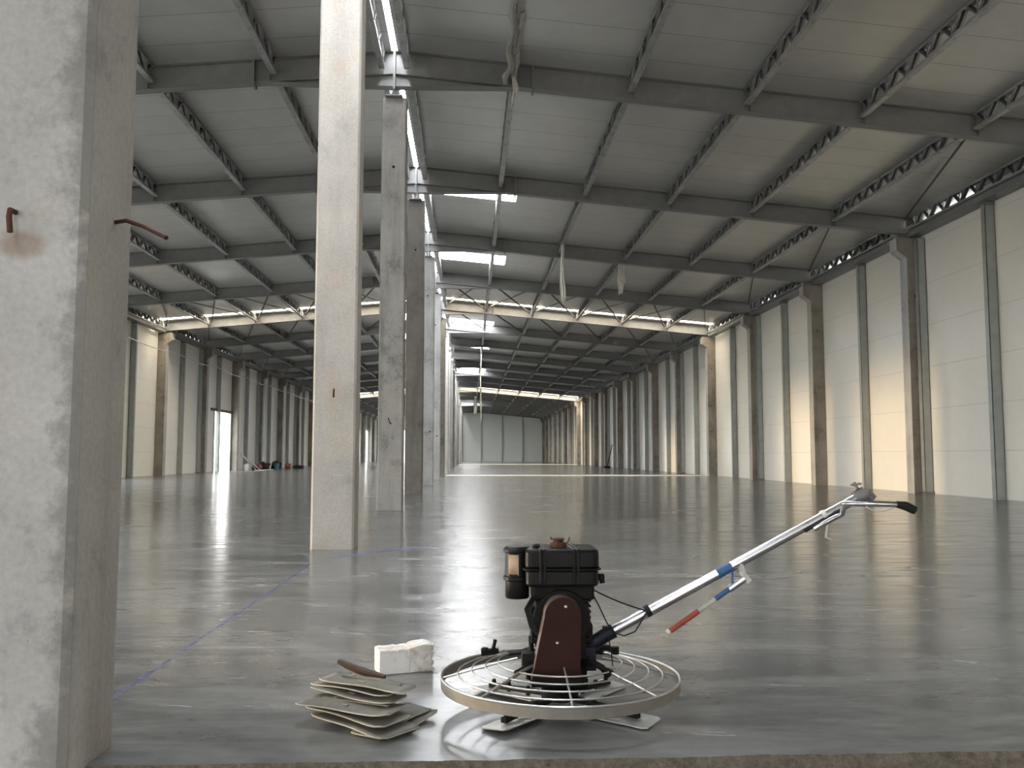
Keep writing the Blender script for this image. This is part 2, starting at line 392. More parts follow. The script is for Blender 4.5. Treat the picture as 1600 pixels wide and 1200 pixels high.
m = MB(); m.box(XC-13.8, -12, YB-.14, YB, -.4, 7.4); m.prism([(-12, -.4), (-7, -.4), (-7, 4.6), (-12, 4.6)], 'y', YB-.001, YB); m.v = m.v[:8]; m.f = m.f[:6]; m.m = m.m[:6]
m.box(-7, 3, YB-.14, YB, -.4, 4.6); m.box(8, XC+13.8, YB-.14, YB, -.4, 4.6)
m.prism([(-12, 4.6), (XC+13.8, 4.6), (XC+13.8, ztop(13.8)+.1), (XC, ztop(0)+.1), (-12, ztop(10.5)+.1)], 'y', YB-.14, YB)
struct(m.build('wall_front_added', BACKP))  # unseen wall added to cut daylight from behind the camera
# door frame in the left wall
xl = XC - U_WALL
m = MB(); m.box(xl-.02, xl+.06, DOOR[0]-.12, DOOR[0], 0, 3.72); m.box(xl-.02, xl+.06, DOOR[1], DOOR[1]+.12, 0, 3.72)
struct(m.build('door_1', FLASH))
m = MB(); m.box(xl+.0, xl+.12, DOOR[0]-.75, DOOR[1]+1.0, 3.6, 3.74)
struct(m.build('trim_1', ROD))

# ------------------------------------------------------------------ roof
sk_R = [(-12.6,-11.2), (6.9,7.9), (23.95, 25.25), (32.35, 33.85), (48.6, 50.0), (60.0, 61.3), (75.6, 77.2), (113.0, 115.5), (121.0, 123.5)]  # first two are out of view, added to light the near hall
sk_L = [(-12.6,-11.2), (6.9,7.9), (46.5,48.5), (54,56), (62,64), (70,72), (80,82), (88, 90), (102,105), (112,115), (121.0, 123.5), (131,134)]  # left row is added for light, mostly hidden by the columns
joints = [(YN(6)-.95, YN(6)-.55), (YN(14)-1.3, YN(14)-.4)]
SKU = (.28, 2.76)
def roof(side):
    sk = sk_R if side > 0 else sk_L
    ys = sorted({YB, Y_END+.14} | {v for p in sk for v in p} | {v for p in joints for v in p})
    us = [.055, SKU[0], SKU[1], 13.85]
    m = MB()
    for a, b in zip(ys[:-1], ys[1:]):
        c = (a+b)/2
        if any(p[0] < c < p[1] for p in joints): continue
        for i in range(3):
            if i == 1 and any(p[0] < c < p[1] for p in sk): continue
            u0, u1 = us[i], us[i+1]; z0, z1 = ztop(u0)+.005, ztop(u1)+.005
            X0, X1 = XC+side*u0, XC+side*u1
            m.hexa([(X0,a,z0),(X1,a,z1),(X1,b,z1),(X0,b,z0),(X0,a,z0+.08),(X1,a,z1+.08),(X1,b,z1+.08),(X0,b,z0+.08)])
    o = struct(m.build('ceiling', CEILP)); return o
roof(1); roof(-1)
# roof light sheets
def sheet(side, a, b, lab):
    u0, u1 = SKU; z0, z1 = ztop(u0)+.05, ztop(u1)+.05; X0, X1 = XC+side*u0, XC+side*u1
    m = MB().hexa([(X0,a,z0),(X1,a,z1),(X1,b,z1),(X0,b,z0),(X0,a,z0+.015),(X1,a,z1+.015),(X1,b,z1+.015),(X0,b,z0+.015)])
    tag(m.build('roof_light_sheet', GL_SHEET), lab, 'skylight', 'translucent roof light sheets beside the ridge')
for i, (a, b) in enumerate(sk_R):
    sheet(1, a, b, f'glowing white roof light sheet right of the ridge, {ORD[i+1]} one counted from the camera')
for i, (a, b) in enumerate(sk_L):
    sheet(-1, a, b, f'added glowing roof light sheet left of the ridge, {ORD[i+1]} one counted from the camera')
m = MB().box(XC-.035, XC+.035, YB, Y_END, ztop(0)+.07, ztop(0)+.085)
r_ = thing('ridge_light_strip', 'long narrow glowing strip of glazing along the roof ridge above the middle columns', 'skylight', (XC, 2.0, ztop(0)))
o = m.build('glazing', GL_SLOT, r_); o.location = (-XC, -2.0, -ztop(0))
for s_ in (-1, 1):
    m = MB(); m.prism([(XC+s_*.055, ztop(0)+.09), (XC+s_*.06, ztop(0)+.02), (XC+s_*.10, ztop(0)+.004), (XC+s_*.105, ztop(0)+.015)], 'y', YB, Y_END)
    o = m.build('flashing', FLASH, r_); o.location = (-XC, -2.0, -ztop(0))
for i, (a, b) in enumerate(joints):
    r_ = thing('joint_light_strip', ['bright roof joint letting daylight in before the nearer glowing cross beam', 'bright roof joint across the hall in the distance, farther of the two'][i], 'skylight', (XC, a, 8.6), 0, 'daylight joints across the roof')
    for s_ in (-1, 1):
        X0, X1 = XC+s_*.11, XC+s_*13.8; z0, z1 = ztop(0)+.05, ztop(13.8)+.06
        m = MB().hexa([(X0,a,z0),(X1,a,z1),(X1,b,z1),(X0,b,z0),(X0,a,z0+.015),(X1,a,z1+.015),(X1,b,z1+.015),(X0,b,z0+.015)])
        o = m.build('glazing', GL_JOINT, r_); o.location = (-XC, -a, -8.6)

# ------------------------------------------------------------------ rafters
def make_rafter():
    """one welded frame beam spanning both halls; local origin on the ridge line at z 0"""
    r = thing('rafter', 'x', 'rafter')
    RD = .44
    for s_ in (-1, 1):
        E_ = 13.25
        m = MB()
        m.hexa([(0,-.006,ztop(0)-RD),(s_*E_,-.006,ztop(E_)-RD),(s_*E_,.006,ztop(E_)-RD),(0,.006,ztop(0)-RD),
                (0,-.006,ztop(0)),(s_*E_,-.006,ztop(E_)),(s_*E_,.006,ztop(E_)),(0,.006,ztop(0))])
        m.build('web', RAFT, r)
        for nm, dz in (('top_flange', 0), ('bottom_flange', -RD)):
            m = MB(); t = .014; W = .10
            m.hexa([(0,-W,ztop(0)+dz-t),(s_*E_,-W,ztop(E_)+dz-t),(s_*E_,W,ztop(E_)+dz-t),(0,W,ztop(0)+dz-t),
                    (0,-W,ztop(0)+dz),(s_*E_,-W,ztop(E_)+dz),(s_*E_,W,ztop(E_)+dz),(0,W,ztop(0)+dz)])
            m.build(nm, RAFT, r)
        m = MB(); zb = 7.935; U = 2.35
        m.prism([(0, ztop(0)-RD), (0, zb), (s_*U, ztop(U)-RD)], 'y', -.006, .006)
        m.hexa([(0,-.1,zb-.014),(s_*U,-.1,ztop(U)-RD-.02),(s_*U,.1,ztop(U)-RD-.02),(0,.1,zb-.014),(0,-.1,zb),(s_*U,-.1,ztop(U)-RD-.006),(s_*U,.1,ztop(U)-RD-.006),(0,.1,zb)])
        m.build('haunch', RAFT, r)
        u = 2.62; m = MB(); m.box(s_*u-.02, s_*u+.02, -.13, .13, ztop(u)-RD-.06, ztop(u)-.02); m.build('splice_plate', RAFT, r)
        for k in range(1, 6):
            u = 2.24*k; m = MB(); m.box(s_*u-.006+s_*.08, s_*u+.006+s_*.08, -.095, .095, ztop(u)-RD, ztop(u)-.015); m.build('stiffener', RAFT, r)
    m = MB(); m.box(-.02, .02, -.12, .12, 7.86, ztop(0)-.03); m.box(-.012, .012, -.05, .05, 7.72, 7.93); m.box(-.16, .16, -.12, .12, 7.73, 7.755)
    m.build('ridge_splice', RAFT, r)
    return r
raf = make_rafter()
for n in range(1, NF+1):
    o = raf if n == 1 else copy_tree(raf)
    o.location = (XC, YN(n), 0)
    if n == 1: lab = 'dark grey haunched roof beam overhead on the first free-standing column'
    elif n == 6: lab = 'brightly lit haunched roof beam at the nearer daylight joint across both halls'
    elif n == 14: lab = 'roof beam glowing at the farther daylight joint across both halls'
    else: lab = f'dark grey haunched roof beam on the {ORD[n+1]} middle column from the camera'
    o['label'] = lab; o['category'] = 'beam'; o['group'] = 'roof beams across the hall'

# ------------------------------------------------------------------ lattice joists
JL = BAY - .25
def make_joist(depth=.33, w=.11, per=9, name='lattice_joist', mats=(GALV, GALVD)):
    r = thing(name, 'x', 'joist')
    z1 = -.01; zb = z1 - depth
    m = MB(); m.box(-w/2, w/2, 0, JL, z1-.03, z1); m.box(-w/2, -w/2+.008, 0, JL, z1-.055, z1); m.box(w/2-.008, w/2, 0, JL, z1-.055, z1); m.build('top_chord', mats[1], r)
    m = MB(); m.box(-w/2, w/2, 0, JL, zb, zb+.012); m.box(-w/2, -w/2+.008, 0, JL, zb, zb+.05); m.box(w/2-.008, w/2, 0, JL, zb, zb+.05); m.build('bottom_chord', mats[0], r)
    m = MB(); p = JL/per
    for i in range(per):
        y0 = i*p; ym = y0+p/2; y1 = y0+p; zt = z1-.02; zl = zb+.02
        for sg in (y0+.05, y1-.05):
            m.bar((0, sg, zt), (0, ym, zl), w-.034, .012, (1,0,0), 1)
        for sx_ in (-1, 1):
            x = sx_*(w/2-.010)
            for sg in (y0+.05, y1-.05): m.bar((x, sg, zt), (x, ym, zl), .006, .044, (1,0,0))
            m.bar((x, ym, zl), (x, ym, zt), .006, .026, (1,0,0))
    m.build('lattice', [mats[1], LATD], r)
    m = MB(); m.box(-w/2+.005, w/2-.005, -.02, .03, zb-.004, zb+.09); m.build('end_bracket', RAFT, r)
    m = MB(); m.box(-w/2+.005, w/2-.005, JL-.03, JL+.02, zb-.004, zb+.09); m.build('end_bracket', RAFT, r)
    return r
jo = make_joist(); first = True
def bayword(n):
    return f'between {ORD[n+1]} and {ORD[n+2]} middle columns'
for n in range(1, NF):
    for s_, sw in ((1, 'right'), (-1, 'left')):
        for k in range(1, 6):
            o = jo if first else copy_tree(jo); first = False
            u = 2.24*k
            o.location = (XC+s_*u, YN(n)+.125, ztop(u))
            o['label'] = f'lattice joist, {ORD[k]} line {sw} of ridge, {bayword(n)}'
            o['category'] = 'joist'; o['group'] = f'lattice joists of the {sw} hall roof'
        o = copy_tree(jo); o.location = (XC+s_*.235, YN(n)+.125, ztop(.235)); 
        o['label'] = f'lattice joist hugging the {sw} side of ridge strip, {bayword(n)}'; o['category'] = 'joist'; o['group'] = 'lattice joists beside the ridge strip'
ej = make_joist(.34, .10, 9, 'eave_truss'); first = True
for n in range(1, NF):
    for s_, sw in ((1, 'right'), (-1, 'left')):
        if s_ < 0 and n < 4: continue
        o = ej if first else copy_tree(ej); first = False
        o.location = (XC+s_*13.28, YN(n)+.125, ztop(13.28))
        o['label'] = f'lattice eaves truss atop the {sw} wall {bayword(n)}'; o['category'] = 'truss'; o['group'] = f'eaves trusses along the {sw} wall'
        m = MB(); m.box(XC+s_*13.46-.17, XC+s_*13.46+.17, YN(n)+.02, YN(n+1)-.02, 6.92, 6.93); m.box(XC+s_*13.30-.01, XC+s_*13.30+.01, YN(n)+.02, YN(n+1)-.02, 6.93, 7.06)
        tag(m.build('eave_channel', RAFT), f'dark eaves channel under the truss, {sw} wall, {bayword(n)}', 'beam', f'eaves channels along the {sw} wall')
# eave bracing rods, every bay; cross bracing either side of the nearer joint
for n in range(2, NF):
    for s_, sw in ((1, 'right'), (-1, 'left')):
        if s_ < 0 and n < 4: continue
        a = Vector((XC+s_*11.32, YN(n)+.12, ztop(11.25)-.16)); b = Vector((XC+s_*13.12, YN(n+1)-.18, ztop(13.15)-.10))
        m = MB().bar(a, b, .035, .035)
        tag(m.build('brace_rod', ROD), f'thin dark diagonal brace at {sw} eaves {bayword(n)}', 'brace', f'diagonal braces at the {sw} eaves')
for n in (5, 6):
    for s_, sw in ((1, 'right'), (-1, 'left')):
        for k in range(0, 5):
            ua, ub = max(.40, 2.24*k+.12), 2.24*(k+1)-.12
            m = MB().bar((XC+s_*ua, YN(n)+.12, ztop(ua)-.22), (XC+s_*ub, YN(n+1)-.12, ztop(ub)-.22), .05, .05)
            tag(m.build('cross_brace', ROD), f'dark outward roof brace, {ORD[k+1]} panel {sw} of ridge, {bayword(n)}', 'brace', 'roof cross braces around the nearer daylight joint')
            if n == 5:
                m = MB().bar((XC+s_*ub, YN(n)+.12, ztop(ub)-.12), (XC+s_*ua, YN(n+1)-.12, ztop(ua)-.12), .05, .05)
                tag(m.build('cross_brace', GALVD), f'pale inward roof brace, {ORD[k+1]} panel {sw} of ridge, {bayword(n)}', 'brace', 'roof cross braces around the nearer daylight joint')

# ------------------------------------------------------------------ centre columns
def chamfer_rect(w, d, c):
    a, b = w/2, d/2
    return [(-a+c,-b),(a-c,-b),(a,-b+c),(a,b-c),(a-c,b),(-a+c,b),(-a,b-c),(-a,-b+c)]
CW, CD = .46, .39
hole_m = BLACKM
for n in range(0, NF+1):
    c = thing('concrete_column', 'x', 'column', (XC, YN(n)+CD/2, 0))
    mt = {0: CONC_EDGE, 1: CONC_WARM, 2: CONC_MID, 3: CONC_DARK, 4: CONC_PALE, 5: CONC_PALE}.get(n, [CONC_WARM, CONC_MID, CONC_DARK, CONC_PALE][n % 4])
    MB().prism(chamfer_rect(CW, CD, .022), 'z', -.42 if n == 0 else .0, 7.74).build('shaft', mt, c)
    if n: MB().lathe([(.028, -CD/2-.002), (.028, -CD/2+.001)], 14, (0, 0, 6.4), 'y').build('bolt_hole', BLACKM, c)
    c['label'] = {0: 'huge pale concrete column filling the left edge of the view, two rusty bars sticking out',
                  1: 'pale beige concrete column standing alone left of centre in front of the row',
                  2: 'grey weathered concrete column, next behind the pale beige one',
                  3: 'dark brown-grey concrete column, darkest of the near middle row'}.get(n, f'slim concrete column of the middle row, {ORD[n+1]} from the camera')
    c['group'] = 'middle row of concrete columns'
# starter bars in the columns
def rebar(pts, r, lab):
    m = MB(); P = [Vector(p) for p in pts]
    tag(m.tube(P, r, 8).build('rusty_bar', RUST, smooth=True), lab, 'bar', 'rusty bars sticking out of columns')
rebar([(-1.452,2.86,1.772),(-1.450,2.80,1.768),(-1.44,2.775,1.74),(-1.432,2.77,1.69)], .009, 'bent rusty bar stub in a stained hole on the front of the huge left column')
rebar([(-1.24,3.073,1.803),(-1.18,3.03,1.80),(-1.10,2.97,1.765),(-1.03,2.90,1.725),(-.985,2.86,1.70)], .0075, 'long rusty bar jutting right from the side of the huge left column')
rebar([(-1.47,9.58,1.62),(-1.46,9.50,1.66),(-1.45,9.46,1.70)], .010, 'small rusty bar on the front of the pale beige column')
rebar([(-1.45,16.31,1.58),(-1.47,16.23,1.60),(-1.49,16.20,1.68)], .011, 'small rusty hook on the front of the grey weathered column')
for n in (4, 5, 6):
    rebar([(-1.40,YN(n)+.02,1.75),(-1.35,YN(n)-.25,1.80),(-1.30,YN(n)-.4,1.78)], .012, f'thin rusty bar poking forward from the {ORD[n+1]} middle column')

# ------------------------------------------------------------------ wall columns and posts
def wall_col_mesh(side):
    # profile in x,z (u from inner face); a bracket swells inwards at the top
    a = 0; b = U_WALL-U_COL
    pts = [(a, 0), (a, 6.35), (a-.27, 6.55), (a-.27, 6.90), (b, 6.90), (b, 0)]
    pts = [(side*p[0], p[1]) for p in pts]
    m = MB(); m.prism(pts, 'y', 0, CD)
    return m
def wall_col(n, side, sw):
    c = thing('concrete_column', f'stained concrete wall column with top bracket, {sw} wall, level with {ORD[n+1]} middle column', 'column', (XC+side*U_COL, YN(n), 0), 0, f'concrete columns along the {sw} wall')
    m = wall_col_mesh(side)
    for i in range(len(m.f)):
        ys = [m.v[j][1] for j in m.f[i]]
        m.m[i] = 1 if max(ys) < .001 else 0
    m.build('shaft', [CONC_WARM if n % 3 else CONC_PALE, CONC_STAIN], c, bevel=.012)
    MB().lathe([(.026, -.002), (.026, .001)], 12, (side*.2, 0, 5.3), 'y').build('bolt_hole', BLACKM, c)
    m = MB(); m.box(min(side*-.2, side*.1), max(side*-.2, side*.1), .05, CD-.05, 6.9, 6.99); m.build('bearing_plate', RAFT, c)
for n in range(2, NF+1): wall_col(n, 1, 'right')
for n in range(5, NF+1): wall_col(n, -1, 'left')
def channel(m, x0, x1, y0, y1, z0, z1, side, t=.012):
    """C-shaped post: web towards the camera, lips back"""
    m.box(x0, x1, y0, y0+t, z0, z1); m.box(x0, x0+t, y0, y1, z0, z1); m.box(x1-t, x1, y0, y1, z0, z1)
for side, sw, n0 in ((1, 'right', 2), (-1, 'left', 5)):
    for n in range(n0, NF):
        ym = YN(n) + BAY/2
        xi, xo = XC+side*(U_WALL-.24), XC+side*(U_WALL-.005); x0, x1 = min(xi,xo), max(xi,xo)
        p = thing('steel_post', f'grey steel post on the {sw} wall, halfway {bayword(n)}', 'post', (0,0,0), 0, f'steel posts on the {sw} wall')
        m = MB(); channel(m, x0, x1, ym, ym+.16, 0, 6.85, side); m.build('channel', POST, p)
        m = MB(); m.box(x0+.0, x1-.0, ym-.03, ym+.2, 6.85, 6.91); m.build('head_plate', RAFT, p)
        if (n % 2) == 1:
            xi, xo = XC+side*(U_WALL-.22), XC+side*(U_WALL-.005); x0, x1 = min(xi,xo), max(xi,xo)
            p = thing('steel_post', f'steel channel before a concrete column, {sw} wall, level with {ORD[n+1]} middle column', 'post', (0,0,0), 0, f'steel channels beside columns on the {sw} wall')
            m = MB(); channel(m, x0, x1, YN(n)-.2, YN(n)-.02, .03, 6.85, side); m.build('channel', POST, p)
            m = MB(); m.box(x0, x1, YN(n)-.24, YN(n)-.01, 0, .06); m.build('base_plate', RAFT, p)
# end wall posts
for i, u in enumerate((-12.0, -4.2, 3.35, 6.75, 10.1)):
    m = MB(); m.box(XC+u-.11, XC+u+.11, Y_END-.16, Y_END-.001, 0, ztop(abs(u))-.46)
    tag(m.build('end_wall_post', POST), f'grey steel post on the far end wall, {ORD[i+1]} from the left', 'post', 'posts on the far end wall')

# pale raised strips across the floor
for i, (y, lab) in enumerate(((YN(6)+.35, 'pale raised strip crossing the floor, nearer of the two'), (YN(14)-.6, 'pale raised strip crossing the floor, farther of the two'))):
    m = MB(); m.prism([(y-.15, 0), (y-.12, .05), (y+.12, .05), (y+.15, 0)], 'x', XC+.3 if True else 0, XC+U_COL)
    tag(m.build('pale_floor_strip', FLASH), lab, 'strip', 'pale strips across the floor')

# ------------------------------------------------------------------ hanging films, cable
def film(x, y, z0, z1, w, lab, seed):
    r = random.Random(seed); m = MB(); N = 16; A = []
    for i in range(N+1):
        t = i/N; z = z0 + (z1-z0)*t; ww = w*(.45+.55*t) * (1+.25*math.sin(t*9+seed)); dx = .02*math.sin(t*7+seed)
        for j in range(5):
            q = j/4-.5; A.append((x+dx+q*ww + r.uniform(-.004,.004), y + .05*math.sin(q*14+t*5+seed), z - (r.uniform(0,.12) if i == N else 0)))
    m.add(A, [(i*5+j, i*5+j+1, (i+1)*5+j+1, (i+1)*5+j) for i in range(N) for j in range(4)])
    o = m.build('hanging_film', FILM, smooth=True); so = o.modifiers.new('s', 'SOLIDIFY'); so.thickness = .004
    return tag(o, lab, 'plastic film', 'torn film strips hanging from the roof')
film(2.98, 28.3, 7.90, 6.0, .17, 'long narrow white film strip hanging from the second joist line', 1)
film(5.22, 30.3, 7.72, 6.66, .22, 'shorter wider white film strip hanging from the third joist line', 2)
film(5.33, 30.2, 7.72, 7.1, .10, 'short scrap of film beside the wider hanging strip', 5)
film(.80, 16.0, 8.2, 7.65, .12, 'crumpled film tail hanging under the second roof beam', 3)
film(.74, 61.5, 8.1, 3.3, .12, 'very long thin film strand hanging far down the hall', 8)
film(.62, 105.0, 8.15, 6.0, .5, 'wide tangled film bundle hanging far down the hall', 9)
m = MB(); r = random.Random(5)
pts = [(.66+.03*math.sin(i*1.3)+r.uniform(-.015,.015), 12.6+i*.26, ztop(2.2)-.38+r.uniform(-.02,.02)) for i in range(15)]
m.tube(pts, .05, 8, rr=[.03+.03*abs(math.sin(i*1.1)) for i in range(15)])
pts = [(.80+r.uniform(-.02,.02), 13.6+i*.2, ztop(2.2)-.36-.02*math.sin(i)) for i in range(12)]
m.tube(pts, .04, 8, rr=[.02+.03*abs(math.sin(i*.8+1)) for i in range(12)])
tag(m.build('film_bundle', steel('dusty_foam', (.36,.35,.31), .8, 0), smooth=True), 'dusty crumpled film bundle wrapped along the first joist right of the ridge near the camera', 'plastic film')
m = MB(); pts = []
for i in range(0, 61):
    y = 37 + i*1.0; t = (i % 7)/7; pts.append((XC-13.0, y, 6.0 - .12*math.sin(PI*t)))
m.tube(pts, .022, 5); tag(m.build('wall_cable', GALV), 'thin cable strung high along the left wall columns', 'cable')

# blue chalk line
m = MB(); r = random.Random(2); L = []; N = 60
for i in range(N+1):
    y = 3.3 + (8.3-3.3)*i/N; L.append((XC+.0+r.uniform(-.004,.004)-.004, y, .0018+.0002*math.sin(i)))
W = .011
m.add([(a-W, b, c) for a,b,c in L] + [(a+W, b, c) for a,b,c in L], [(i, i+1, N+2+i, N+1+i) for i in range(N)])
arc = [(-1.42,8.60),(-1.30,8.85),(-1.12,9.10),(-.90,9.42),(-.7,9.62),(-.5,9.76),(-.2,9.85),(.1,9.90)]
wd = [.02,.05,.07,.09,.08,.06,.03,.015]
m.add([(x, y-w_, .0022) for (x,y),w_ in zip(arc,wd)] + [(x, y+w_, .0022) for (x,y),w_ in zip(arc,wd)], [(i, i+1, len(arc)+i+1, len(arc)+i) for i in range(len(arc)-1)])
tag(m.build('chalk_line', CHALK), 'blue chalk line snapped on the floor between the left columns and its smudge', 'chalk line')

# ------------------------------------------------------------------ clutter by the left door
def blob(name, mat, loc, sc, lab, cat, seed, group=None):
    bm = bmesh.new(); bmesh.ops.create_icosphere(bm, subdivisions=3, radius=1); rr = random.Random(seed)
    ph = [rr.uniform(0, 6) for _ in range(6)]
    for v in bm.verts:
        c = v.co.copy(); k = 1 + .18*math.sin(c.x*4+ph[0])*math.sin(c.y*5+ph[1]) + .12*math.sin(c.z*7+ph[2]+c.x*3)
        v.co = Vector((c.x*sc[0]*k, c.y*sc[1]*k, max(-.0, (c.z+.75))*sc[2]*k*.57))
    me = bpy.data.meshes.new(name); bm.to_mesh(me); bm.free(); me.materials.append(mat)
    for p in me.polygons: p.use_smooth = True
    o = bpy.data.objects.new(name, me); C.objects.link(o); o.location = loc
    return tag(o, lab, cat, group)
def bucket(loc, mat, lab, hgt=.42, r0=.16, r1=.2):
    b = thing('bucket', lab, 'bucket', loc)
    m = MB().lathe([(r0, 0), (r1, hgt), (r1+.012, hgt), (r1+.012, hgt-.03), (r1, hgt-.03)][:3] + [(r1-.008, hgt), (r0-.006, .01)], 20); m.build('pail', mat, b, smooth=True)
    m = MB().tube([(math.cos(a)*r1, 0, hgt-.03+.18*math.sin(a)) for a in [PI*i/10 for i in range(11)]], .008, 6); m.build('handle', BLACKM, b)
    return b
bucket((-14.35, 57.75, 0), FILM, 'white bucket on the floor right beside the bright doorway')
for i, (a, b, lab) in enumerate((((-14.62,57.3,1.1),(-14.0,58.9,.02),'pale timber pole leaning beside the doorway, nearer of the pair'), ((-14.62,57.9,.95),(-13.9,59.5,.02),'pale timber pole leaning beside the doorway, farther of the pair'), ((-13.85,62.9,.6),(-13.75,61.8,.02),'short pale timber batten leaning over the dark sacks'))):
    tag(MB().bar(a, b, .06, .05).build('timber_pole', WOODP), lab, 'pole', 'timber poles near the doorway')
blob('sack', SACK, (-14.55, 61.0, 0), (.22,.3,.34), 'dark sack nearest the doorway on the left wall', 'sack', 1, 'sacks by the left wall')
blob('sack', REDB, (-14.5, 61.75, 0), (.22,.3,.32), 'pinkish sack between the dark sacks by the left wall', 'sack', 2, 'sacks by the left wall')
blob('sack', SACK, (-14.35, 62.6, 0), (.34,.4,.48), 'largest dark brown sack by the left wall', 'sack', 3, 'sacks by the left wall')
blob('plastic_bag', BLACKBAG, (-14.15, 65.6, 0), (.42,.4,.50), 'black plastic bag heaped behind the blue bucket', 'bag', 4)
bucket((-13.85, 64.4, 0), BLUEPL, 'blue bucket in front of the black plastic bag', .42, .17, .2)
blob('sack', REDB, (-13.5, 66.6, 0), (.22,.2,.42), 'upright reddish sack by the left wall', 'sack', 6, 'sacks by the left wall')
blob('rubble_heap', SACK, (-12.9, 67.6, 0), (.42,.3,.26), 'low dark heap of rubble right of the reddish sack', 'rubble', 7)
m = MB(); m.box(-13.9, -13.3, 58.0, 61.0, 0, .03); tag(m.build('board', FLASH), 'pale board lying flat by the doorway', 'board')
t = thing('push_broom', 'dark broom leaning against the right wall far down the hall', 'broom', (11.2, 72.0, 0))
MB().bar((.45,0,1.9), (0,0,.1), .07, .07).build('broom_handle', RUST, t); MB().box(-.25,.25,-.1,.1,0,.14).build('brush_head', BLACKM, t)

# ------------------------------------------------------------------ power trowel
TX, TY = .364, 3.60
T = thing('power_trowel', 'walk-behind power trowel with black engine, round steel guard ring and long chrome handle', 'power trowel', (TX, TY, 0))
def circ(r, z, n=72, a0=0, a1=2*PI): return [(r*math.cos(a0+(a1-a0)*i/n), r*math.sin(a0+(a1-a0)*i/n), z) for i in range(n)]
# outer band and rim
m = MB(); n = 96; A = []
prof = [(.469,.088),(.474,.088),(.474,.128),(.469,.128)]
for (r, z) in prof: A += circ(r, z, n)
m.add(A, [(k*n+i, k*n+(i+1)%n, ((k+1)%4)*n+(i+1)%n, ((k+1)%4)*n+i) for k in range(4) for i in range(n)])
band = m.build('guard_band', BANDM, T, smooth=True)
m = MB().tube(circ(.4715, .129, 96), .0048, 8, True); m.build('guard_rim', HOOP, band, smooth=True)
HO = [(.407,.137),(.352,.151),(.297,.163),(.247,.178)]
for r, z in HO: MB().tube(circ(r, z, 80), .0036, 8, True).build('guard_hoop', HOOP, T, smooth=True)
for k in range(8):
    a = k*PI/4; pr = [(.17,.192),(.247,.176),(.297,.161),(.352,.149),(.407,.134),(.469,.118)]
    MB().tube([(r*math.cos(a), r*math.sin(a), z) for r, z in pr], .0045 if k not in (5,) else .007, 8).build('guard_spoke', HOOP if k % 2 == 0 or k == 7 else BANDM, T, smooth=True)
# blades
for k in range(4):
    a = PI/4 + k*PI/2 + .07
    R = Matrix.Rotation(a, 4, 'Z')
    # blade: long axis radial, rolled slightly about it
    m = MB(); w_, l0, l1 = .062, .10, .425; th = .10
    pts = []
    for (l, q) in ((l0,-1),(l1-.02,-1),(l1,-.8),(l1,.8),(l1-.02,1),(l0,1)):
        y = q*w_; pts.append((l, y*math.cos(th), .012 + y*math.sin(th)+.0))
    P0 = [R @ Vector(p) for p in pts]; P1 = [p + Vector((0,0,.004)) for p in P0]; nn = len(pts)
    m.add(P0+P1, [tuple(range(nn)), tuple(range(2*nn-1,nn-1,-1))] + [(i,(i+1)%nn,nn+(i+1)%nn,nn+i) for i in range(nn)])
    bl = m.build('blade', BLADE, T)
    m = MB(); m.bar(R @ Vector((.05,0,.045)), R @ Vector((.36,0,.030)), .024, .018)
    for l in (.16,.26,.34): m.lathe([(.009,.02),(.009,.055),(.005,.058)], 10, tuple(R @ Vector((l,.0,0))))
    m.build('blade_arm', BLACKM, bl)
m = MB().lathe([(.055,.03),(.075,.04),(.075,.075),(.05,.085),(.05,.10)], 24); m.build('blade_hub', BLACKM, T, smooth=True)
m = MB()
m.box(-.10,.10,-.07,.07,.10,.185); m.box(-.075,.10,-.11,.05,.095,.14); m.lathe([(.07,.085),(.085,.095),(.085,.13),(.06,.16)], 20)
m.build('gearbox', BLACKM, T, bevel=.006)
# support legs to the ring
for (a, lab) in ((PI*.78,0),(PI*1.24,0),(PI*.22,0),(PI*1.75,0)):
    c_, s_ = math.cos(a), math.sin(a)
    m = MB(); m.bar((c_*.09, s_*.08, .185), (c_*.16, s_*.16, .20), .03, .03); m.tube([(c_*.14, s_*.14, .21),(c_*.20, s_*.20, .188),(c_*.255, s_*.255, .176)], .010, 8)
    m.build('support_leg', BLACKM, T)
m = MB(); m.box(-.158,-.108,-.12,-.06,.165,.235); m.lathe([(.012,.13),(.016,.17)], 10, (-.128,-.09,0)); m.build('pivot_block', BLACKM, T, bevel=.005)
m = MB(); m.tube([(-.115,-.02,.225),(-.118,-.02,.285)], .010, 8); m.tube([(.10,-.05,.20),(.16,-.08,.17),(.18,-.10,.14)], .013, 8); m.build('pitch_linkage', BLACKM, T)
# wing knob on the rear left and latch on the rear right
m = MB(); m.tube([(-.262,.30,.150),(-.250,.30,.205)], .008, 8); m.bar((-.31,.30,.150),(-.235,.30,.158),.03,.022); m.lathe([(.016,.145),(.018,.165),(.012,.172)], 10, (-.295,.30,0)); m.build('latch', BLACKM, T)
m = MB(); m.tube([(.17,.12,.205),(.215,.14,.20),(.25,.16,.18)], .013, 8); m.lathe([(.016,.17),(.016,.20)], 10, (.25,.16,0)); m.build('latch', BLACKM, T)
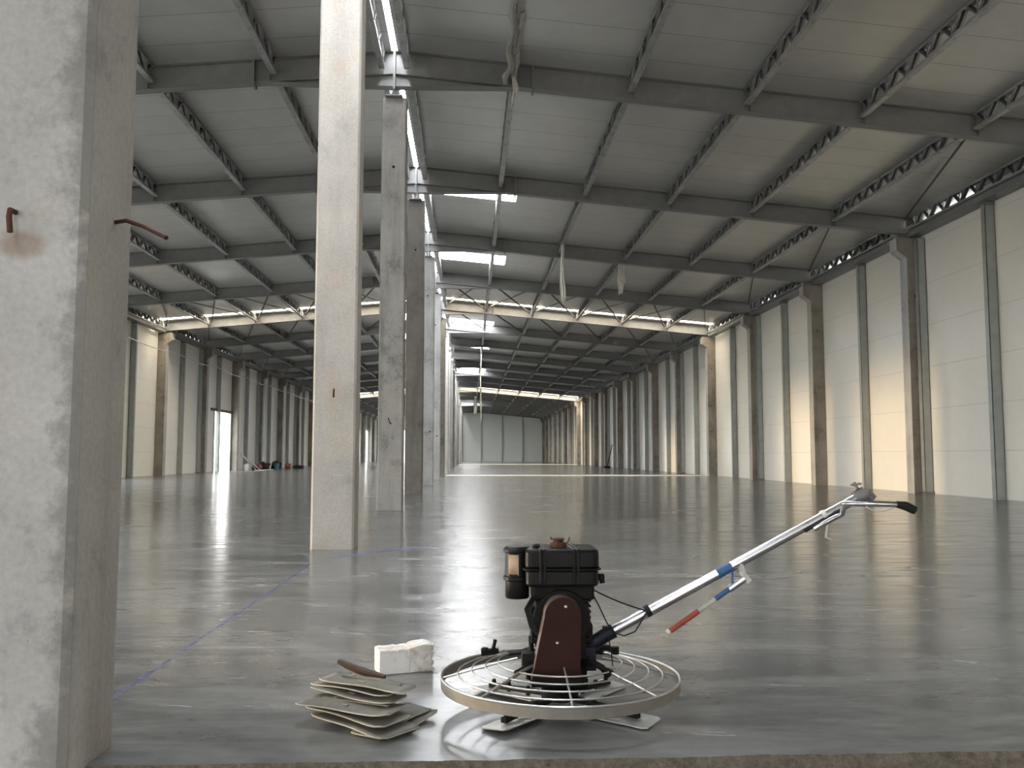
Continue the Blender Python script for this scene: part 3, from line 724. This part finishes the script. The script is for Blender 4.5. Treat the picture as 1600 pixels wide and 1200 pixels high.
# belt guard
def arch(w0, w1, zb, zt, n=18, cx=0, lean=.0):
    """outline: bottom width w0, arch of half width w1 at the top"""
    pts = [(cx-w0, zb), (cx+w0*.92, zb)]
    cz = zt - w1
    for i in range(n+1):
        a = PI*i/n; pts.append((cx+lean+w1*math.cos(a), cz+w1*1.05*math.sin(a)))
    return pts
gy = -.165
pts = arch(.098, .071, .148, .455, cx=-.027, lean=.022)
m = MB(); m.prism(pts, 'y', gy, gy+.075)
for i in range(len(m.f)): m.m[i] = 0 if i < 1 else 1
m.m[0] = 0; m.m[1] = 0
gd = m.build('belt_guard', [GUARD, GUARDE], T, bevel=.004)
m = MB()
for (x_, z_) in ((.007,.422),(-.026,.286)): m.lathe([(.006, gy-.002), (.006, gy-.006), (.003, gy-.009)], 12, (x_,0,z_), 'y')
m.build('bolt', HOOP, gd, smooth=True)
m = MB(); m.box(-.125,.07, gy+.002, gy+.09, .118,.150); m.build('guard_foot', BLACKM, gd, bevel=.004)
# engine block with fins
m = MB(); m.box(-.085,.095,-.085,.10,.18,.36); m.box(-.10,.11,-.06,.10,.30,.44)
for i in range(9): m.box(-.105,.118,-.075,.09,.255+i*.021,.262+i*.021)
m.lathe([(.11,-.088),(.115,-.075),(.10,-.06)], 24, (.0,0,.36), 'y')
m.box(.09,.128,-.04,.05,.24,.33); m.box(-.118,-.09,-.05,.04,.26,.40)
m.build('engine_block', BLACKM, T, bevel=.004)
m = MB(); rr = random.Random(4)
for i in range(6):
    x_ = -.10-.004*i; m.tube([(x_,-.06-.01*i,.45),(x_-.025,-.08,.40),(x_-.005,-.09,.33),(x_+.03,-.08,.25+.01*i)], .004, 6)
m.build('hoses', CABLE, T, smooth=True)
# fuel tank: two pressed halves with a seam flange
def rbox(m, x0, x1, y0, y1, z0, z1, r, n=5):
    pts = []
    for (cx_, cy_, a0) in ((x1-r,y1-r,0),(x0+r,y1-r,PI/2),(x0+r,y0+r,PI),(x1-r,y0+r,3*PI/2)):
        for i in range(n+1):
            a = a0+PI/2*i/n; pts.append((cx_+r*math.cos(a), cy_+r*math.sin(a)))
    m.prism(pts, 'z', z0, z1)
m = MB(); rbox(m, -.145,.146,-.12,.115,.555,.632,.028); rbox(m, -.143,.144,-.118,.113,.487,.556,.028)
tank = m.build('fuel_tank', BLACK, T, smooth=True, bevel=.012)
m = MB(); rbox(m, -.153,.154,-.128,.122,.553,.558,.03); m.box(-.162,-.150,-.03,.0,.548,.566); m.build('tank_seam', BLACKM, tank)
m = MB()
for x_ in (-.085,-.07,.045,.062): rbox(m, x_-.006, x_+.006, -.1235, .118, .500, .6345, .004)
m.build('tank_strap', BLACK, tank, bevel=.003)
m = MB().lathe([(.030,.630),(.034,.638),(.034,.650),(.020,.654),(.020,.660),(.026,.663),(.026,.668),(.008,.671)], 18, (-.008,-.02,0)); m.tube([(.026,-.02,.645),(.036,-.02,.660),(.038,-.02,.674)], .003, 6); m.tube([(-.034,-.02,.662),(-.038,-.02,.674)], .003, 6)
m.build('fuel_cap', RUST, tank, smooth=True)
m = MB().lathe([(.012,.63),(.016,.640),(.008,.646)], 10, (-.096,-.03,0)); m.build('tank_nut', BLACKM, tank)
# air cleaner canister
ac = (-.172, -.01, 0)
m = MB().lathe([(.044,.432),(.048,.438),(.048,.500),(.056,.505),(.056,.518),(.050,.522),(.050,.612),(.056,.616),(.056,.626),(.045,.636),(.0,.640)][:-1], 28, ac)
af = m.build('air_cleaner', BLACK, T, smooth=True)
m = MB(); A = []; nn = 10
for z_ in (.530,.606): A += [(ac[0]+.0508*math.cos(a), ac[1]+.0508*math.sin(a), z_ - (.012 if i in (0, nn) else 0)*(1 if z_ < .55 else 0)) for i, a in enumerate([-2.35+.85*i/nn for i in range(nn+1)])]
m.add(A, [(i, i+1, nn+2+i, nn+1+i) for i in range(nn)]); o = m.build('sticker', LABELM, af, smooth=True); so = o.modifiers.new('s', 'SOLIDIFY'); so.thickness = .001; so.offset = 0
m = MB().box(-.135,-.10,-.04,.03,.50,.54); m.build('intake', BLACKM, af)
# exhaust stub right of the tank
m = MB().tube([(.13,-.02,.505),(.155,-.03,.513),(.166,-.035,.505),(.168,-.035,.492)], .011, 10); m.lathe([(.014,.505),(.016,.515),(.012,.528)], 12, (.163,-.03,0)); m.build('exhaust_stub', BLACKM, T, smooth=True)
m = MB(); m.box(-.115,.13,-.075,.07,.43,.492); m.build('muffler', BLACKM, T, bevel=.008)
# handle
h0 = Vector((.205, 0, .291)); h1 = Vector((1.245, 0, .834)); hd = (h1-h0).normalized()
m = MB().tube([h0-hd*.02, h1], .0205, 20); tube = m.build('handle_tube', CHROME, T, smooth=True)
m = MB().tube([Vector((.10,0,.225)), h0-hd*.03, h0+hd*.015], .029, 16); m.lathe([(.008,.275),(.008,.315),(.012,.318)], 10, (.178,-.01,0)); m.box(.06,.14,-.04,.04,.15,.24); m.build('handle_socket', SOCK, T, smooth=True)
# clamp at the upper end with its throttle knob
m = MB().tube([h1-hd*.02, h1+hd*.03], .030, 16); m.tube([h1+Vector((-.01,0,.03)), h1+Vector((-.02,.01,.055))], .008, 8); m.tube([h1+Vector((.02,-.01,.02)), h1+Vector((.05,-.01,-.01))], .018, 10)
m.bar(h1+Vector((-.035,0,.045)), h1+Vector((.005,0,.052)), .02, .008)
m.build('clamp', steel('dull_cast_clamp', (.20,.20,.20), .4, .6), T, smooth=True)
# two handlebars: near one and far one
for sy_ in (-1, 1):
    P = [h1+Vector((-.01,.02,-.01)), Vector((1.285,.12,.818)), Vector((1.305,.16,.815)), Vector((1.32,.195,.812))] if sy_ > 0 else [h0+hd*.94+Vector((0,sy_*.022,-.024)), h0+hd*1.02+Vector((0,sy_*.03,-.022)), h0+hd*1.06+Vector((0,sy_*.055,-.016)), Vector((1.125,sy_*.13,.812)), Vector((1.17,sy_*.18,.813)), Vector((1.23,sy_*.195,.813)), Vector((1.30,sy_*.20,.811))]
    bar_ = MB().tube(P, .0115, 12).build('handlebar', CHROME, T, smooth=True)
    gp = MB().tube([(1.30,-.20,.812),(1.335,-.20,.806),(1.372,-.205,.788)] if sy_ < 0 else [(1.315,.19,.812),(1.345,.235,.806),(1.375,.27,.792)], .017, 14, rr=[.013,.018,.0165]); gp.build('grip', RUBBER, bar_, smooth=True)
    if sy_ < 0: MB().tube([(1.29,-.20,.802),(1.25,-.20,.785),(1.205,-.20,.788),(1.18,-.20,.802)], .0035, 6).build('brake_lever', WHITEP, bar_, smooth=True)
# cable sleeve and hanger along the tube
a = h0+hd*.90; b = h0+hd*1.08
m = MB().tube([a+Vector((0,-.024,-.015)), b+Vector((0,-.026,-.006))], .006, 8); m.build('throttle_cable', CABLE, tube)
q = h0+hd*1.0; m = MB(); m.tube([q-hd*.008, q+hd*.008], .0245, 16); m.bar(q+Vector((.01,-.015,-.02)), q+Vector((.0,-.015,-.085)), .004, .014, (0,1,0)); m.bar(q+Vector((.0,-.015,-.085)), q+Vector((.022,-.015,-.095)), .02, .004); m.build('hanger_clip', WHITEP, tube)
# lifting lever: red, chipped green, blue, chrome stub
P0 = Vector((.43,-.03,.293)); P1 = Vector((.745,-.03,.505)); d = P1-P0
def seg(a_, b_, r_, mat, nm, par=None): return MB().tube([P0+d*a_, P0+d*b_], r_, 12).build(nm, mat, par, smooth=True)
lev = seg(0.02, .40, .0115, REDP, 'pitch_lever', T); seg(-.005, .03, .0125, WHITEP, 'lever_tip', lev); seg(.40, .62, .0105, MINT, 'lever_middle', lev); seg(.62, .83, .0108, BLUEP, 'lever_blue_section', lev); seg(.80, 1.0, .0145, CHROME, 'lever_stub', lev)
m = MB(); m.bar(P1+Vector((-.012,0,.028)), P1+Vector((.022,0,-.012)), .022, .012, (0,1,0)); m.bar(P1+Vector((-.01,.02,.055)), P1+Vector((.0,0,.012)), .014, .02); m.build('lever_bracket', WHITEP, lev)
q0, q1 = h0+hd*.495, h0+hd*.56; MB().tube([q0, q1], .0209, 20).build('blue_band', BLUEP, tube, smooth=True)
MB().bar(q1+Vector((0,-.02,-.012)), P0+d*.84, .010, .006).build('blue_tie', BLUEP, lev)
# cables from engine to tube
k0 = Vector((.115,-.03,.473)); k1 = h0+hd*.165+Vector((0,-.02,.01))
def sag(a_, b_, dz, n=12): return [a_.lerp(b_, i/n) + Vector((0,0,-dz*4*(i/n)*(1-i/n))) for i in range(n+1)]
MB().tube(sag(k0, k1, .008), .0032, 6).build('control_cable', CABLE, T, smooth=True)
MB().tube([k0, Vector((.155,-.03,.40)), Vector((.185,-.03,.335)), Vector((.215,-.03,.295)), Vector((.255,-.03,.283)), Vector((.30,-.03,.30)), k1], .003, 6).build('control_cable', CABLE, T, smooth=True)
MB().tube([k1+hd*-.008, k1+hd*.012], .025, 12).build('cable_tie', CABLE, tube)
MB().tube([(.19,-.03,.285),(.20,-.04,.23),(.205,-.05,.17)], .0025, 6).build('control_cable', CABLE, T, smooth=True)

# ------------------------------------------------------------------ stacked float plates
def plate(cx, cy_, z, yaw, L, W, tx, ty, lab, bar_=True, seed=0, hole=True):
    t = thing('float_plate', lab, 'plate', (cx, cy_, z), 0, 'stack of used trowel plates')
    t.rotation_euler = (tx, ty, yaw)
    r = random.Random(seed); m = MB(); c = .018; hl, hw = L/2, W/2
    out = [(-hl+c,-hw),(hl-c,-hw),(hl,-hw+c),(hl,hw-c),(hl-c,hw),(-hl+c,hw),(-hl,hw-c),(-hl,-hw+c)]
    # slightly dished sheet built as a grid
    nx, ny = 14, 6; A = []
    def dz(u, v): return .005*max(0, abs(u)-.75)/.25*(1 if u > 0 else .4) + .004*math.sin(u*3+seed) + (.005*max(0, -v-.7)/.3)
    for i in range(nx+1):
        for j in range(ny+1):
            u, v = -1+2*i/nx, -1+2*j/ny; k = 1
            x_, y_ = u*hl, v*hw
            if abs(u) > .99 and abs(v) > .99: x_ *= .965; y_ *= .90
            A.append((x_, y_, dz(u, v)))
    m.add(A, [(i*(ny+1)+j, (i+1)*(ny+1)+j, (i+1)*(ny+1)+j+1, i*(ny+1)+j+1) for i in range(nx) for j in range(ny)])
    o = m.build('sheet', [PLATE, PLATED], t, smooth=True); so = o.modifiers.new('s', 'SOLIDIFY'); so.thickness = .0045; so.offset = -1; so.material_offset = 1
    if bar_:
        m = MB(); m.box(-hl*.72, hl*.72, hw*.30, hw*.62, .004, .011); m.build('mounting_bar', PLATED if seed % 2 else BANDM, t, bevel=.002)
    if hole:
        m = MB(); m.box(-hl*.15, -hl*.0, -hw*.35, -hw*.12, .0035, .009); m.lathe([(.010,.003),(.010,.014),(.006,.016)], 10, (-hl*.45, hw*.46, 0)); m.build('bolt', BANDM, t)
    return t
D = math.radians
plate(-.270, 3.385, .006, D(58), .34, .17, .0, -.04, 'grey plate fanned out to the right at the bottom of the stack', True, 5)
plate(-.300, 3.42, .016, D(50), .32, .16, .03, -.02, 'dark-edged plate just above the fanned-out bottom plate', False, 6, False)
plate(-.385, 3.375, .020, D(-44), .42, .20, .02, .03, 'crusty plate pointing towards the camera, lowest long one of the stack', False, 1)
plate(-.415, 3.405, .045, D(-38), .40, .18, .03, .03, 'dark plate below the large pale one in the stack', True, 2)
plate(-.440, 3.410, .066, D(-25), .40, .17, .02, .0, 'pale plate reaching farthest left in the stack', True, 3)
plate(-.425, 3.500, .086, D(-32), .39, .13, .04, .03, 'grey plate second from the top of the stack', False, 4)
plate(-.440, 3.545, .100, D(-33), .38, .12, .05, .0, 'thin plate sandwiched directly under the top one', False, 8, False)
plate(-.395, 3.530, .117, D(-32), .40, .125, .04, .02, 'topmost plate of the stack with a raised bar', True, 7)
# wooden handle lying across the stack
m = MB(); A0 = Vector((-.53,3.70,.165)); A1 = Vector((-.335,3.64,.112)); N = 10
pts = [A0.lerp(A1, i/N) + Vector((0,0,-.006*math.sin(PI*i/N))) for i in range(N+1)]
m.tube(pts, .014, 10, rr=[.010,.013,.0145,.015,.015,.0155,.016,.016,.015,.013,.012])
tag(m.build('wooden_handle', WOOD, smooth=True), 'dark weathered wooden handle propped on the back of the plate stack', 'handle')
# wrapped white block
bm = bmesh.new(); bmesh.ops.create_cube(bm, size=1); bmesh.ops.subdivide_edges(bm, edges=bm.edges[:], cuts=11, use_grid_fill=True)
for v in bm.verts:
    c = v.co; X, Y, Z = c.x*.25, c.y*.125, (c.z+.5)*.108
    f = max(0, c.x-.05); e = .012*f
    X += (.010*math.sin(c.y*18+c.z*23)+.006*math.sin(c.z*41))*(1 if c.x > .45 else .0)
    Z += (.016*max(0, math.sin((c.x-.05)*5.2)) if c.z > 0 and c.x > .05 else 0)*(c.z+.5) + (.003*math.sin(c.x*31+c.y*17) if c.z > .4 else 0)
    Y += .002*math.sin(c.x*29+c.z*5)*math.sin(c.z*6) + .0025*math.sin(c.x*23+c.z*11)*math.sin(c.z*7+c.x*9); Z += .0015*math.sin(c.x*67+c.y*43)*(c.z+.5)
    v.co = (X, Y, Z)
me = bpy.data.meshes.new('wrapped_block'); bm.to_mesh(me); bm.free(); me.materials.append(WRAP)
for p in me.polygons: p.use_smooth = True
wb = thing('wrapped_block', 'white plastic-wrapped block with brown dirt behind the plate stack', 'block', (-.305, 4.235, 0), D(17))
o = bpy.data.objects.new('block', me); C.objects.link(o); o.parent = wb
b_ = o.modifiers.new('b', 'BEVEL'); b_.width = .006; b_.segments = 2; b_.limit_method = 'ANGLE'
m = MB(); m.box(.012,.017,-.0665,.0645,.0,.112); m.build('tape_seam', FLASH, wb, bevel=.002)
